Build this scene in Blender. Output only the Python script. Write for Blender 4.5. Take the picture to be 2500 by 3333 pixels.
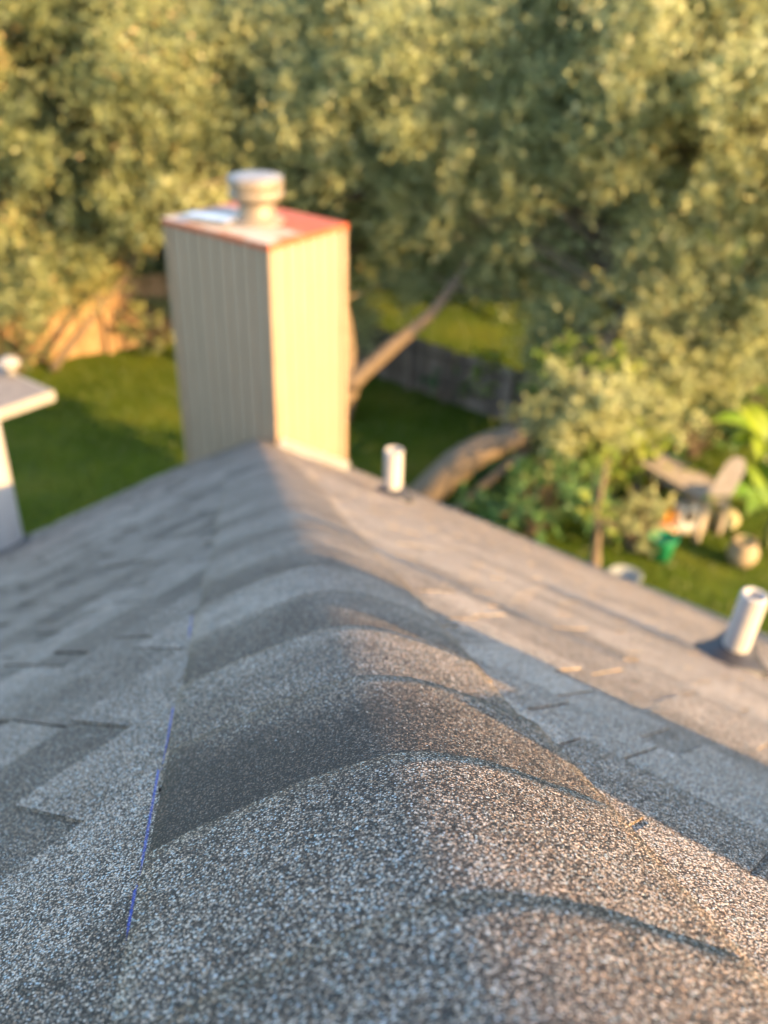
import bpy, math, random
import numpy as np
from mathutils import Vector, Matrix

random.seed(7)
rng = np.random.default_rng(7)
rad = math.radians
scene = bpy.context.scene
for o in list(bpy.data.objects):
    bpy.data.objects.remove(o)
C = scene.collection

# ------------------------------------------------------------------ camera
GROUND = -7.5                       # lawn, metres below the lens
CAM_H = 7.5
F_PX, PITCH, ROLL, YAW = 3051.1, rad(30.648), rad(1.391), rad(37.952)
_f = np.array([0, math.cos(PITCH), -math.sin(PITCH)])
_r0 = np.array([1.0, 0, 0])
_u0 = np.cross(_r0, _f)
_r = math.cos(ROLL) * _r0 + math.sin(ROLL) * _u0
_u = -math.sin(ROLL) * _r0 + math.cos(ROLL) * _u0
cam_d = bpy.data.cameras.new('camera')
cam = bpy.data.objects.new('camera', cam_d)
C.objects.link(cam)
cam.matrix_world = Matrix(((_r[0], _u[0], -_f[0], 0), (_r[1], _u[1], -_f[1], 0),
                           (_r[2], _u[2], -_f[2], CAM_H), (0, 0, 0, 1)))
cam_d.sensor_fit = 'HORIZONTAL'
cam_d.sensor_width = 36
cam_d.lens = 36 * F_PX / 2500
cam_d.clip_start = 0.02
cam_d.clip_end = 3000
cam_d.dof.use_dof = True
cam_d.dof.focus_distance = 0.585
cam_d.dof.aperture_fstop = 6.2
scene.camera = cam

# ------------------------------------------------------------------ light
SUN_AZ, SUN_EL = rad(125), rad(21.5)
world = bpy.data.worlds.new('World')
scene.world = world
world.use_nodes = True
wn = world.node_tree
sky = wn.nodes.new('ShaderNodeTexSky')
sky.sky_type = 'NISHITA'
sky.sun_disc = False
sky.sun_elevation = SUN_EL
sky.sun_rotation = SUN_AZ
sky.air_density = 1.0
sky.dust_density = 1.0
sky.ozone_density = 0.6
bg = wn.nodes['Background']
bg.inputs['Strength'].default_value = 0.15
wn.links.new(sky.outputs[0], bg.inputs['Color'])
sun_d = bpy.data.lights.new('sun', 'SUN')
sun_d.energy = 4.0
sun_d.angle = rad(0.53)
sun_d.color = (1.0, 0.585, 0.21)
sun = bpy.data.objects.new('sun', sun_d)
C.objects.link(sun)
sdir = Vector((math.sin(SUN_AZ) * math.cos(SUN_EL), math.cos(SUN_AZ) * math.cos(SUN_EL), math.sin(SUN_EL)))
sun.rotation_euler = sdir.to_track_quat('Z', 'Y').to_euler()
sun.location = (20, -15, 30)
vs = scene.view_settings
vs.view_transform = 'Standard'
vs.look = 'None'
vs.exposure = 2.4
vs.gamma = 1.0
scene.cycles.use_denoising = True
scene.cycles.max_bounces = 6
scene.cycles.transparent_max_bounces = 6

# ------------------------------------------------------------------ geometry helpers
Q = 0.25                            # metres per unit of the hip survey
Z = np.array([0, 0, 1.0])
dR = np.array([math.sin(YAW), math.cos(YAW), 0])     # downhill plan direction of the right slope
dL = np.array([-math.cos(YAW), math.sin(YAW), 0])    # downhill plan direction of the left slope


def ray(x, y):
    k = 2500 / 1659
    d = (x * k - 1250) / F_PX * _r - (y * k - 1666.5) / F_PX * _u + _f
    return d / np.linalg.norm(d)


def project(P):
    v = np.asarray(P) - (0, 0, CAM_H)
    c = v @ _f
    return ((1250 + F_PX * (v @ _r) / c) * 1659 / 2500, (1666.5 - F_PX * (v @ _u) / c) * 1659 / 2500, c)


def at_height(x, y, h):             # point at height h above the lawn
    d = ray(x, y)
    return d * ((h - CAM_H) / d[2]) + (0, 0, CAM_H)


def at_dist(x, y, t):
    return ray(x, y) * t + (0, 0, CAM_H)


hd = ray(520, 870)                                   # the hip runs down this way
_c = ray(800, 1500)
_n = _c - (_c @ hd) * hd
_n /= np.linalg.norm(_n)
HIP0 = _n * Q + (0, 0, CAM_H)
pR = -hd[2] / (hd @ dR)
pL = -hd[2] / (hd @ dL)
cR, cL = math.cos(math.atan(pR)), math.cos(math.atan(pL))
a0, b0, z0 = HIP0 @ dR, HIP0 @ dL, HIP0[2]
nR = (Z + pR * dR) * cR
nL = (Z + pL * dL) * cL


def right_pt(a, b, h=0.0):          # on the right slope at plan (a along dR, b along dL)
    return a * dR + b * dL + (z0 - pR * (a - a0)) * Z + h * nR


def left_pt(a, b, h=0.0):
    return a * dR + b * dL + (z0 - pL * (b - b0)) * Z + h * nL


def hip_b(a):                       # plan b of the hip line at plan a
    return b0 + (a - a0) * (hd @ dL) / (hd @ dR)


def hip_a(b):
    return a0 + (b - b0) * (hd @ dR) / (hd @ dL)


class MB:
    def __init__(self):
        self.v, self.f, self.t, self.pt = [], [], [], []

    def add(self, verts, faces, tone=0.5):
        n = len(self.v)
        self.v += [tuple(p) for p in verts]
        for f in faces:
            self.f.append([i + n for i in f])
            self.t.append(tone)

    def box(self, c, ax, half, tone=0.5):
        c = np.asarray(c, float)
        ax = [np.asarray(a, float) for a in ax]
        vs_ = [c + sx * half[0] * ax[0] + sy * half[1] * ax[1] + sz * half[2] * ax[2]
               for sz in (-1, 1) for sy in (-1, 1) for sx in (-1, 1)]
        self.add(vs_, [(0, 2, 3, 1), (4, 5, 7, 6), (0, 1, 5, 4), (2, 6, 7, 3), (0, 4, 6, 2), (1, 3, 7, 5)], tone)

    def prism(self, top, bottom, tone=0.5):
        n = len(top)
        self.add(list(top) + list(bottom),
                 [tuple(range(n)), tuple(range(2 * n - 1, n - 1, -1))] +
                 [(i, i + n, (i + 1) % n + n, (i + 1) % n) for i in range(n)], tone)

    def tube(self, pts, radii, sides=8, cap=True, tone=0.5, jitter=0.0):
        pts = [np.asarray(p, float) for p in pts]
        vs_, fs = [], []
        ref = None
        for i, p in enumerate(pts):
            t = pts[min(i + 1, len(pts) - 1)] - pts[max(i - 1, 0)]
            t = t / (np.linalg.norm(t) + 1e-9)
            if ref is None:
                ref = np.array([1.0, 0, 0]) if abs(t[0]) < .8 else np.array([0, 1.0, 0])
            u = ref - (ref @ t) * t
            u /= np.linalg.norm(u)
            w = np.cross(t, u)
            ref = u
            for k in range(sides):
                a = 2 * math.pi * k / sides
                rr = radii[i] * (1 + jitter * random.uniform(-1, 1))
                vs_.append(p + rr * (math.cos(a) * u + math.sin(a) * w))
        for i in range(len(pts) - 1):
            for k in range(sides):
                k2 = (k + 1) % sides
                fs.append((i * sides + k, i * sides + k2, (i + 1) * sides + k2, (i + 1) * sides + k))
        if cap:
            fs.append(tuple(range(sides - 1, -1, -1)))
            fs.append(tuple((len(pts) - 1) * sides + k for k in range(sides)))
        self.add(vs_, fs, tone)

    def lathe(self, c, prof, ax=(0, 0, 1), sides=28, tone=0.5):
        c = np.asarray(c, float)
        ax = np.asarray(ax, float)
        ax /= np.linalg.norm(ax)
        u = np.cross(ax, (0, 1.0, 0.1))
        u /= np.linalg.norm(u)
        w = np.cross(ax, u)
        vs_, fs = [], []
        for r_, h_ in prof:
            for k in range(sides):
                a = 2 * math.pi * k / sides
                vs_.append(c + h_ * ax + r_ * (math.cos(a) * u + math.sin(a) * w))
        for i in range(len(prof) - 1):
            for k in range(sides):
                k2 = (k + 1) % sides
                fs.append((i * sides + k, i * sides + k2, (i + 1) * sides + k2, (i + 1) * sides + k))
        self.add(vs_, fs, tone)

    def build(self, name, mat, parent=None, smooth=False):
        me = bpy.data.meshes.new(name)
        me.from_pydata([tuple(map(float, p)) for p in self.v], [], self.f)
        at = me.attributes.new('tone', 'FLOAT', 'FACE')
        at.data.foreach_set('value', np.array(self.t, dtype=np.float32))
        if smooth:
            me.polygons.foreach_set('use_smooth', np.ones(len(me.polygons), dtype=bool))
        me.materials.append(mat)
        me.update()
        o = bpy.data.objects.new(name, me)
        C.objects.link(o)
        if parent:
            adopt(o, parent)
        return o


def adopt(o, parent):
    o.parent = parent
    m = Matrix.Identity(4)
    p = parent
    while p is not None:
        m = p.matrix_basis @ m if p.parent is None else p.matrix_parent_inverse @ p.matrix_basis @ m
        p = p.parent
    o.matrix_parent_inverse = m.inverted()


def tag(o, label=None, cat=None, group=None, kind=None):
    if label: o['label'] = label
    if cat: o['category'] = cat
    if group: o['group'] = group
    if kind: o['kind'] = kind
    return o


def empty(name, loc, label=None, cat=None, group=None):
    o = bpy.data.objects.new(name, None)
    o.empty_display_size = 0.1
    C.objects.link(o)
    o.location = tuple(map(float, loc))
    return tag(o, label, cat, group)


# ------------------------------------------------------------------ materials
def new_mat(name):
    m = bpy.data.materials.new(name)
    m.use_nodes = True
    nt = m.node_tree
    return m, nt, nt.nodes['Principled BSDF'], nt.nodes.new, nt.links.new


def ramp(nt, stops, interp='LINEAR'):
    r = nt.nodes.new('ShaderNodeValToRGB')
    r.color_ramp.interpolation = interp
    e = r.color_ramp.elements
    while len(e) > 1:
        e.remove(e[-1])
    e[0].position = stops[0][0]
    e[0].color = (*stops[0][1], 1)
    for p, c in stops[1:]:
        x = e.new(p)
        x.color = (*c, 1)
    return r


def math_n(nt, op, a, b=None, clamp=False):
    m = nt.nodes.new('ShaderNodeMath')
    m.operation = op
    m.use_clamp = clamp
    for i, s in enumerate((a, b)):
        if s is None: continue
        if isinstance(s, (int, float)): m.inputs[i].default_value = s
        else: nt.links.new(s, m.inputs[i])
    return m.outputs[0]


def granule_mat(chalk=False):
    m, nt, bs, N, Lk = new_mat('shingle_granules_chalked' if chalk else 'shingle_granules')
    tc = N('ShaderNodeTexCoord')
    vo = N('ShaderNodeTexVoronoi')
    vo.inputs['Scale'].default_value = 860
    Lk(tc.outputs['Object'], vo.inputs['Vector'])
    sep = N('ShaderNodeSeparateColor')
    Lk(vo.outputs['Color'], sep.inputs[0])
    at = N('ShaderNodeAttribute')
    at.attribute_name = 'tone'
    nz = N('ShaderNodeTexNoise')
    nz.inputs['Scale'].default_value = 16
    nz.inputs['Detail'].default_value = 5
    Lk(tc.outputs['Object'], nz.inputs['Vector'])
    t = math_n(nt, 'SUBTRACT', at.outputs['Fac'], 0.5)
    t = math_n(nt, 'MULTIPLY', t, 0.85)
    n1 = math_n(nt, 'MULTIPLY', math_n(nt, 'SUBTRACT', nz.outputs['Fac'], 0.5), 0.36)
    fac = math_n(nt, 'ADD', math_n(nt, 'ADD', sep.outputs[0], t), n1, clamp=True)
    rp = ramp(nt, [(0, (.010, .009, .009)), (.20, (.031, .025, .023)), (.38, (.081, .063, .052)),
                   (.55, (.175, .137, .107)), (.69, (.30, .24, .187)), (.82, (.45, .375, .30)),
                   (.93, (.66, .585, .50))], 'CONSTANT')
    Lk(fac, rp.inputs[0])
    # some granules are slate blue, some reddish tan
    mx = N('ShaderNodeMix')
    mx.data_type = 'RGBA'
    mx.blend_type = 'MULTIPLY'
    hue = ramp(nt, [(0, (1.0, .82, .68)), (.22, (1, .96, .92)), (.62, (.98, 1, 1.02)), (.82, (.74, 1.0, 1.2))], 'CONSTANT')
    Lk(sep.outputs[1], hue.inputs[0])
    mx.inputs[0].default_value = 1.0
    Lk(rp.outputs[0], mx.inputs[6])
    Lk(hue.outputs[0], mx.inputs[7])
    v2 = N('ShaderNodeTexVoronoi')
    v2.inputs['Scale'].default_value = 560
    Lk(tc.outputs['Object'], v2.inputs['Vector'])
    s2 = N('ShaderNodeSeparateColor')
    Lk(v2.outputs['Color'], s2.inputs[0])
    big = math_n(nt, 'MULTIPLY', math_n(nt, 'GREATER_THAN', math_n(nt, 'ADD', s2.outputs[0], math_n(nt, 'MULTIPLY', t, .35)), .90),
                 math_n(nt, 'LESS_THAN', v2.outputs['Distance'], .44))
    st = ramp(nt, [(0, (.62, .56, .48)), (.3, (.50, .52, .54)), (.55, (.56, .42, .32)), (.75, (.42, .50, .54))], 'CONSTANT')
    Lk(s2.outputs[1], st.inputs[0])
    mb_ = N('ShaderNodeMix')
    mb_.data_type = 'RGBA'
    Lk(big, mb_.inputs[0])
    Lk(mx.outputs[2], mb_.inputs[6])
    Lk(st.outputs[0], mb_.inputs[7])
    mx = mb_
    # asphalt shows dark between the stones
    mr = N('ShaderNodeMapRange')
    mr.inputs['From Min'].default_value = .42
    mr.inputs['From Max'].default_value = .72
    mr.inputs['To Min'].default_value = 1.0
    mr.inputs['To Max'].default_value = .22
    Lk(vo.outputs['Distance'], mr.inputs['Value'])
    mg = N('ShaderNodeVectorMath')
    mg.operation = 'SCALE'
    Lk(mx.outputs[2], mg.inputs[0])
    Lk(mr.outputs[0], mg.inputs['Scale'])
    col = mg.outputs[0]
    if chalk:                        # snapped blue chalk line beside the hip caps
        geo = N('ShaderNodeNewGeometry')
        axis = np.cross(nL, hd)
        axis /= np.linalg.norm(axis)
        if (axis @ dL) < 0: axis = -axis
        dt = N('ShaderNodeVectorMath')
        dt.operation = 'DOT_PRODUCT'
        dt.inputs[1].default_value = tuple(axis)
        Lk(tc.outputs['Object'], dt.inputs[0])
        off = math_n(nt, 'SUBTRACT', dt.outputs['Value'], float(HIP0 @ axis) + CAP_L + 0.0035)
        n2 = N('ShaderNodeTexNoise')
        n2.inputs['Scale'].default_value = 7
        n2.inputs['Detail'].default_value = 3
        Lk(tc.outputs['Object'], n2.inputs['Vector'])
        wid = math_n(nt, 'MINIMUM', math_n(nt, 'MULTIPLY', math_n(nt, 'SUBTRACT', n2.outputs['Fac'], 0.43), 0.030), 0.0017)
        ds = N('ShaderNodeVectorMath')
        ds.operation = 'DOT_PRODUCT'
        ds.inputs[1].default_value = tuple(hd)
        Lk(tc.outputs['Object'], ds.inputs[0])
        # the line was snapped only along the nearer part of the hip
        fade = math_n(nt, 'MULTIPLY', math_n(nt, 'SUBTRACT', float(HIP0 @ hd) + 1.30, ds.outputs['Value']), 9, clamp=True)
        inside = math_n(nt, 'SUBTRACT', wid, math_n(nt, 'ABSOLUTE', off))
        k = math_n(nt, 'MULTIPLY', math_n(nt, 'MULTIPLY', inside, 700, clamp=True), fade)
        k = math_n(nt, 'MULTIPLY', k, math_n(nt, 'ADD', math_n(nt, 'MULTIPLY', sep.outputs[2], 0.75), 0.32), clamp=True)
        m2 = N('ShaderNodeMix')
        m2.data_type = 'RGBA'
        Lk(k, m2.inputs[0])
        Lk(col, m2.inputs[6])
        m2.inputs[7].default_value = (.018, .055, .36, 1)
        col = m2.outputs[2]
    Lk(col, bs.inputs['Base Color'])
    bs.inputs['Roughness'].default_value = 0.62
    bs.inputs['Specular IOR Level'].default_value = 0.32
    bp = N('ShaderNodeBump')
    bp.inputs['Strength'].default_value = 0.85
    bp.inputs['Distance'].default_value = 0.0009
    hgt = math_n(nt, 'SUBTRACT', math_n(nt, 'MULTIPLY', sep.outputs[2], 0.8), vo.outputs['Distance'])
    Lk(hgt, bp.inputs['Height'])
    Lk(bp.outputs[0], bs.inputs['Normal'])
    return m


def noise_mat(name, c1, c2, scale=8, rough=.7, bump=.2, bdist=.01, metal=0, stretch=None, detail=4, tonevar=0.0, spec=.4):
    m, nt, bs, N, Lk = new_mat(name)
    tc = N('ShaderNodeTexCoord')
    nz = N('ShaderNodeTexNoise')
    nz.inputs['Scale'].default_value = scale
    nz.inputs['Detail'].default_value = detail
    if stretch:
        mp = N('ShaderNodeMapping')
        mp.inputs['Scale'].default_value = stretch
        Lk(tc.outputs['Object'], mp.inputs[0])
        Lk(mp.outputs[0], nz.inputs['Vector'])
    else:
        Lk(tc.outputs['Object'], nz.inputs['Vector'])
    fac = nz.outputs['Fac']
    if tonevar:
        oi = N('ShaderNodeObjectInfo')
        fac = math_n(nt, 'ADD', fac, math_n(nt, 'MULTIPLY', math_n(nt, 'SUBTRACT', oi.outputs['Random'], .5), tonevar), clamp=True)
    rp = ramp(nt, [(.3, c1), (.7, c2)])
    Lk(fac, rp.inputs[0])
    Lk(rp.outputs[0], bs.inputs['Base Color'])
    bs.inputs['Roughness'].default_value = rough
    bs.inputs['Metallic'].default_value = metal
    bs.inputs['Specular IOR Level'].default_value = spec
    if bump:
        bp = N('ShaderNodeBump')
        bp.inputs['Strength'].default_value = bump
        bp.inputs['Distance'].default_value = bdist
        Lk(nz.outputs['Fac'], bp.inputs['Height'])
        Lk(bp.outputs[0], bs.inputs['Normal'])
    return m


def leaf_mat(name, stops, trans=.35, rough=.5):
    m, nt, bs, N, Lk = new_mat(name)
    at = N('ShaderNodeAttribute')
    at.attribute_name = 'tone'
    rp = ramp(nt, stops)
    Lk(at.outputs['Fac'], rp.inputs[0])
    Lk(rp.outputs[0], bs.inputs['Base Color'])
    bs.inputs['Roughness'].default_value = rough
    tr = N('ShaderNodeBsdfTranslucent')
    Lk(rp.outputs[0], tr.inputs[0])
    mx = N('ShaderNodeMixShader')
    mx.inputs[0].default_value = trans
    Lk(bs.outputs[0], mx.inputs[1])
    Lk(tr.outputs[0], mx.inputs[2])
    Lk(mx.outputs[0], nt.nodes['Material Output'].inputs[0])
    return m


CAP_L = 0.172                        # girth of the hip caps left and right of the hip line
CAP_R = 0.150
M_SH = granule_mat()
M_SHC = granule_mat(True)
M_SIDING = noise_mat('cream_siding_paint', (.225, .174, .116), (.262, .203, .14), 5, .6, .12, .004, stretch=(9, 9, .8))
M_TRIM = noise_mat('cream_trim_paint', (.215, .158, .102), (.25, .185, .122), 7, .55, .1, .003)
M_PVC = noise_mat('white_pvc', (.29, .28, .26), (.34, .33, .31), 12, .4, .04, .002)
M_RUBBER = noise_mat('black_rubber', (.012, .012, .014), (.03, .03, .034), 40, .55, .2, .002)
M_ALU = noise_mat('galvanised_flashing', (.42, .43, .45), (.58, .59, .60), 18, .38, .1, .002, metal=.7)
M_PLATE = noise_mat('painted_flashing', (.20, .185, .165), (.27, .25, .225), 18, .6, .1, .002)
M_DECK = noise_mat('roof_deck', (.035, .035, .036), (.05, .05, .05), 20, .9, .1)
M_WALL = noise_mat('house_wall_paint', (.46, .40, .30), (.54, .48, .36), 4, .7, .1, .004)
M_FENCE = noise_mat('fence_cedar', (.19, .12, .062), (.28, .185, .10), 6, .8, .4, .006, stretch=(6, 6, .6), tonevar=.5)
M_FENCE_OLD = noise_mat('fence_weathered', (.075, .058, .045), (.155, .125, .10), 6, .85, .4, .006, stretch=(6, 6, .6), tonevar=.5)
M_BARK = noise_mat('oak_bark', (.085, .065, .045), (.19, .145, .10), 9, .9, .8, .03, stretch=(3, 3, 1))
M_TABLE = noise_mat('weathered_planks', (.20, .17, .14), (.31, .275, .235), 7, .8, .3, .004, tonevar=.4)


def rust_mat():
    m, nt, bs, N, Lk = new_mat('rusted_chase_metal')
    tc = N('ShaderNodeTexCoord')
    nz = N('ShaderNodeTexNoise')
    nz.inputs['Scale'].default_value = 5.5
    nz.inputs['Detail'].default_value = 6
    Lk(tc.outputs['Object'], nz.inputs['Vector'])
    at = N('ShaderNodeAttribute')
    at.attribute_name = 'tone'
    fac = math_n(nt, 'ADD', math_n(nt, 'MULTIPLY', math_n(nt, 'SUBTRACT', nz.outputs['Fac'], .5), .9), at.outputs['Fac'], clamp=True)
    rp = ramp(nt, [(.30, (.34, .30, .25)), (.45, (.33, .20, .13)), (.58, (.33, .085, .032)), (.85, (.28, .055, .012))])
    Lk(fac, rp.inputs[0])
    Lk(rp.outputs[0], bs.inputs['Base Color'])
    bs.inputs['Roughness'].default_value = .7
    return m


M_RUST = rust_mat()


def plain(name, col, rough=.5, var=.15, scale=9):
    return noise_mat(name, tuple(c * (1 - var) for c in col), tuple(min(.95, c * (1 + var)) for c in col), scale, rough, .1, .004)


# ------------------------------------------------------------------ setting: lawn and soil
def ground_mat():
    m, nt, bs, N, Lk = new_mat('lawn_soil')
    tc = N('ShaderNodeTexCoord')
    n1 = N('ShaderNodeTexNoise'); n1.inputs['Scale'].default_value = .55; n1.inputs['Detail'].default_value = 4
    n2 = N('ShaderNodeTexNoise'); n2.inputs['Scale'].default_value = 30; n2.inputs['Detail'].default_value = 4
    Lk(tc.outputs['Object'], n1.inputs['Vector']); Lk(tc.outputs['Object'], n2.inputs['Vector'])
    f = math_n(nt, 'ADD', math_n(nt, 'MULTIPLY', n1.outputs['Fac'], .7), math_n(nt, 'MULTIPLY', n2.outputs['Fac'], .3))
    rp = ramp(nt, [(.3, (.030, .056, .004)), (.5, (.052, .084, .006)), (.60, (.095, .115, .012)), (.70, (.14, .13, .035))])
    Lk(f, rp.inputs[0])
    Lk(rp.outputs[0], bs.inputs['Base Color'])
    bs.inputs['Roughness'].default_value = .9
    bs.inputs['Specular IOR Level'].default_value = .1
    bp = N('ShaderNodeBump'); bp.inputs['Strength'].default_value = .6; bp.inputs['Distance'].default_value = .04
    Lk(n2.outputs['Fac'], bp.inputs['Height']); Lk(bp.outputs[0], bs.inputs['Normal'])
    return m


g = MB()
gx = np.linspace(-1, 1, 41)
gv = []
for yy in gx:
    for xx in gx:
        X = 400 * xx * abs(xx); Y = 15 + 400 * yy * abs(yy)
        gv.append((X, Y, 0))
g.add(gv, [(j * 41 + i, j * 41 + i + 1, (j + 1) * 41 + i + 1, (j + 1) * 41 + i) for j in range(40) for i in range(40)])
tag(g.build('ground', ground_mat()), kind='structure')

M_GRASS = leaf_mat('grass_blade', [(0, (.03, .056, .004)), (.6, (.058, .092, .007)), (1, (.125, .14, .022))], .3)


def blade_field(n):
    az = rng.uniform(rad(-32), rad(34), n)
    d = rng.uniform(7, 30, n) ** 1.0
    p = np.stack([np.sin(az) * d, np.cos(az) * d, np.zeros(n)], 1)
    a = rng.uniform(0, 6.283, n)
    h = rng.uniform(.03, .075, n)
    w = rng.uniform(.008, .018, n)
    lean = rng.normal(0, .025, (n, 2))
    v = np.zeros((n, 3, 3))
    v[:, 0] = p; v[:, 1] = p; v[:, 2] = p
    v[:, 0, 0] -= np.cos(a) * w; v[:, 0, 1] -= np.sin(a) * w
    v[:, 1, 0] += np.cos(a) * w; v[:, 1, 1] += np.sin(a) * w
    v[:, 2, 2] += h; v[:, 2, :2] += lean
    return v.reshape(-1, 3), rng.uniform(0, 1, n)


def poly_mesh(name, verts, k, tone, mat, parent=None):
    n = len(verts) // k
    me = bpy.data.meshes.new(name)
    me.vertices.add(len(verts)); me.loops.add(len(verts)); me.polygons.add(n)
    me.vertices.foreach_set('co', verts.astype(np.float32).ravel())
    me.loops.foreach_set('vertex_index', np.arange(len(verts), dtype=np.int32))
    me.polygons.foreach_set('loop_start', np.arange(0, len(verts), k, dtype=np.int32))
    at = me.attributes.new('tone', 'FLOAT', 'FACE')
    at.data.foreach_set('value', tone.astype(np.float32))
    me.materials.append(mat)
    me.update(calc_edges=True)
    o = bpy.data.objects.new(name, me)
    C.objects.link(o)
    if parent: adopt(o, parent)
    return o


gv_, gt_ = blade_field(110000)
tag(poly_mesh('grass', gv_, 3, gt_, M_GRASS), 'short mown green lawn grass around the house', 'grass', kind='stuff')

# ------------------------------------------------------------------ the house and its hip roof
A_EAVE = 20.45 * Q + a0 * 0          # plan distance of the right eave
B_EAVE = 18.45 * Q
A_MIN, B_MIN = -5.0, -6.0
house = empty('house', tuple(right_pt(-1, -1) * (1, 1, 0)), 'cream house under a grey-brown granule shingled hip roof', 'house')

def deck_patch(name, pts, nrm, th=.02):
    m = MB()
    top = [p - .004 * nrm for p in pts]
    m.prism(top, [p - th * nrm for p in pts])
    return m.build(name, M_DECK, house)

bE, aE = B_EAVE, hip_a(B_EAVE)
s_top = -5.0                         # the hip goes on up behind the lens
Htop = HIP0 + s_top * hd
aT, bT = Htop @ dR, Htop @ dL
roof_r = deck_patch('right_roof_slope', [right_pt(aT, bT - .09), right_pt(aE, bE - .09), right_pt(aE + .09, bE), right_pt(A_EAVE, bE), right_pt(A_EAVE, B_MIN), right_pt(aT, B_MIN)], nR)
roof_l = deck_patch('left_roof_slope', [left_pt(aT - .09, bT), left_pt(A_MIN, bT), left_pt(A_MIN, bE), left_pt(aE - .09, bE)], nL)
roof_r.name = 'roof_slope'; roof_l.name = 'roof_slope'
tag(roof_r, 'sunlit roof slope of tan and grey shingles toned lighter as if by sun')
tag(roof_l, 'shaded roof slope of tan and grey shingles toned darker as if by shade, with a blue chalk line')

EXPO, OVER = 0.143, 0.030


def clip_poly(poly, k0, k1, s):
    # keep points where s*(x - (k0 + k1*v)) <= 0
    out = []
    n = len(poly)
    for i in range(n):
        p, q = poly[i], poly[(i + 1) % n]
        fp = s * (p[0] - (k0 + k1 * p[1])); fq = s * (q[0] - (k0 + k1 * q[1]))
        if fp <= 0: out.append(p)
        if (fp < 0 < fq) or (fq < 0 < fp):
            t = fp / (fp - fq)
            out.append((p[0] + t * (q[0] - p[0]), p[1] + t * (q[1] - p[1])))
    return out


def lay_slope(side, parent, mat):
    cS = cR if side == 'R' else cL
    P = (lambda x, v, h: right_pt(v * cS, x, h)) if side == 'R' else (lambda x, v, h: left_pt(x, v * cS, h))
    hipx = (lambda v: hip_b(v * cS)) if side == 'R' else (lambda v: hip_a(v * cS))
    vmax = (A_EAVE if side == 'R' else B_EAVE) / cS + .015
    vmin = ((a0 if side == 'R' else b0) / cS) - .45
    xmin = -1.15 if side == 'R' else -.75
    tv0, tooth_h = (.05, .0028) if side == 'R' else (.085, .0040)
    k = 0
    far_end = B_EAVE if side == 'R' else 99
    v = vmax
    rows = []
    while v > vmin:
        rows.append(v)
        v -= EXPO
    for ri, vk in enumerate(rows):
        h0, h1 = hipx(vk - .17), hipx(vk)
        slope = (h1 - h0) / .17
        k0 = h0 - slope * (vk - .17) - .115
        x = min(max(h0, h1), far_end) + random.uniform(0, .5)
        dropz = random.uniform(-.12, .12)
        # leave out the part of each course that lies far outside the picture
        while x > xmin:
            x1 = x; x0 = x - 1.0
            x = x0 - .0025
            xs = min(x1, h1)
            vis = any(-260 < project(P(xx, vk, 0))[0] < 1980 and project(P(xx, vk, 0))[1] < 2900 and project(P(xx, vk, 0))[2] > .05
                      for xx in np.linspace(max(x0, xmin), xs, 6))
            if not vis: continue
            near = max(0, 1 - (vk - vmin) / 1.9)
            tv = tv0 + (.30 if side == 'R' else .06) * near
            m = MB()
            base_t = (.63 + dropz * (.25 + near) + random.uniform(-.08, .08) * (1 + near)) if side == 'R' else (.46 + dropz * .4 + random.uniform(-.08, .08))  # right slope lighter, left darker: sun and shade worked into the tone
            lift = random.choice([1.0, 1.0, 1.15, 1.3, 1.5]) * random.uniform(.9, 1.15)
            skew = random.uniform(-.0018, .0018)

            def slab(xa, xb, va, vb, hh, tone, nx=1):
                poly = [(xa, va), (xa, vb), (xb, vb), (xb, va)]
                poly = clip_poly(poly, k0, slope, 1)
                if side == 'R': poly = clip_poly(poly, B_EAVE + .02, 0, 1) if len(poly) > 2 else poly
                if len(poly) < 3: return
                def top(x_, v_):
                    t_ = 1 - (vk - v_) / (EXPO + OVER)
                    return .002 + (.0070 * lift + skew * (x_ - x0)) * t_ + hh
                tp = [P(px, pv, top(px, pv)) for px, pv in poly]
                bt = [P(px, pv, -.0035) for px, pv in poly]
                if side == 'L': tp.reverse(); bt.reverse()
                m.prism(tp, bt, tone)
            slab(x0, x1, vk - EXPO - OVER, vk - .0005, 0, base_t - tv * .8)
            xx = x0 + random.uniform(0, .06)
            while xx < x1 - .02:
                w = random.choice([.09, .13, .165, .2, .25]) * random.uniform(.9, 1.1)
                xe = min(xx + w, x1)
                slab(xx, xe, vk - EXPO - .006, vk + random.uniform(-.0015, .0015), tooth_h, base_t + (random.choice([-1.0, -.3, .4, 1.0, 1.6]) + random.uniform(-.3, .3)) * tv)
                xx = xe + (random.uniform(.004, .007) if random.random() < .72 else random.choice([.06, .09, .12]))
            if m.f:
                m.build('shingle', mat, parent)
                k += 1
    return k


n_r = lay_slope('R', roof_r, M_SH)
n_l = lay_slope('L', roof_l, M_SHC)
print('shingles', n_r, n_l)

# hip caps: bent shingles lapped down the hip, each a curved sheet with a butt edge
side_t = np.cross(hd, Z); side_t /= np.linalg.norm(side_t)      # level, to the right
up_m = np.cross(side_t, hd)
if up_m[2] < 0: up_m = -up_m
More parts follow.
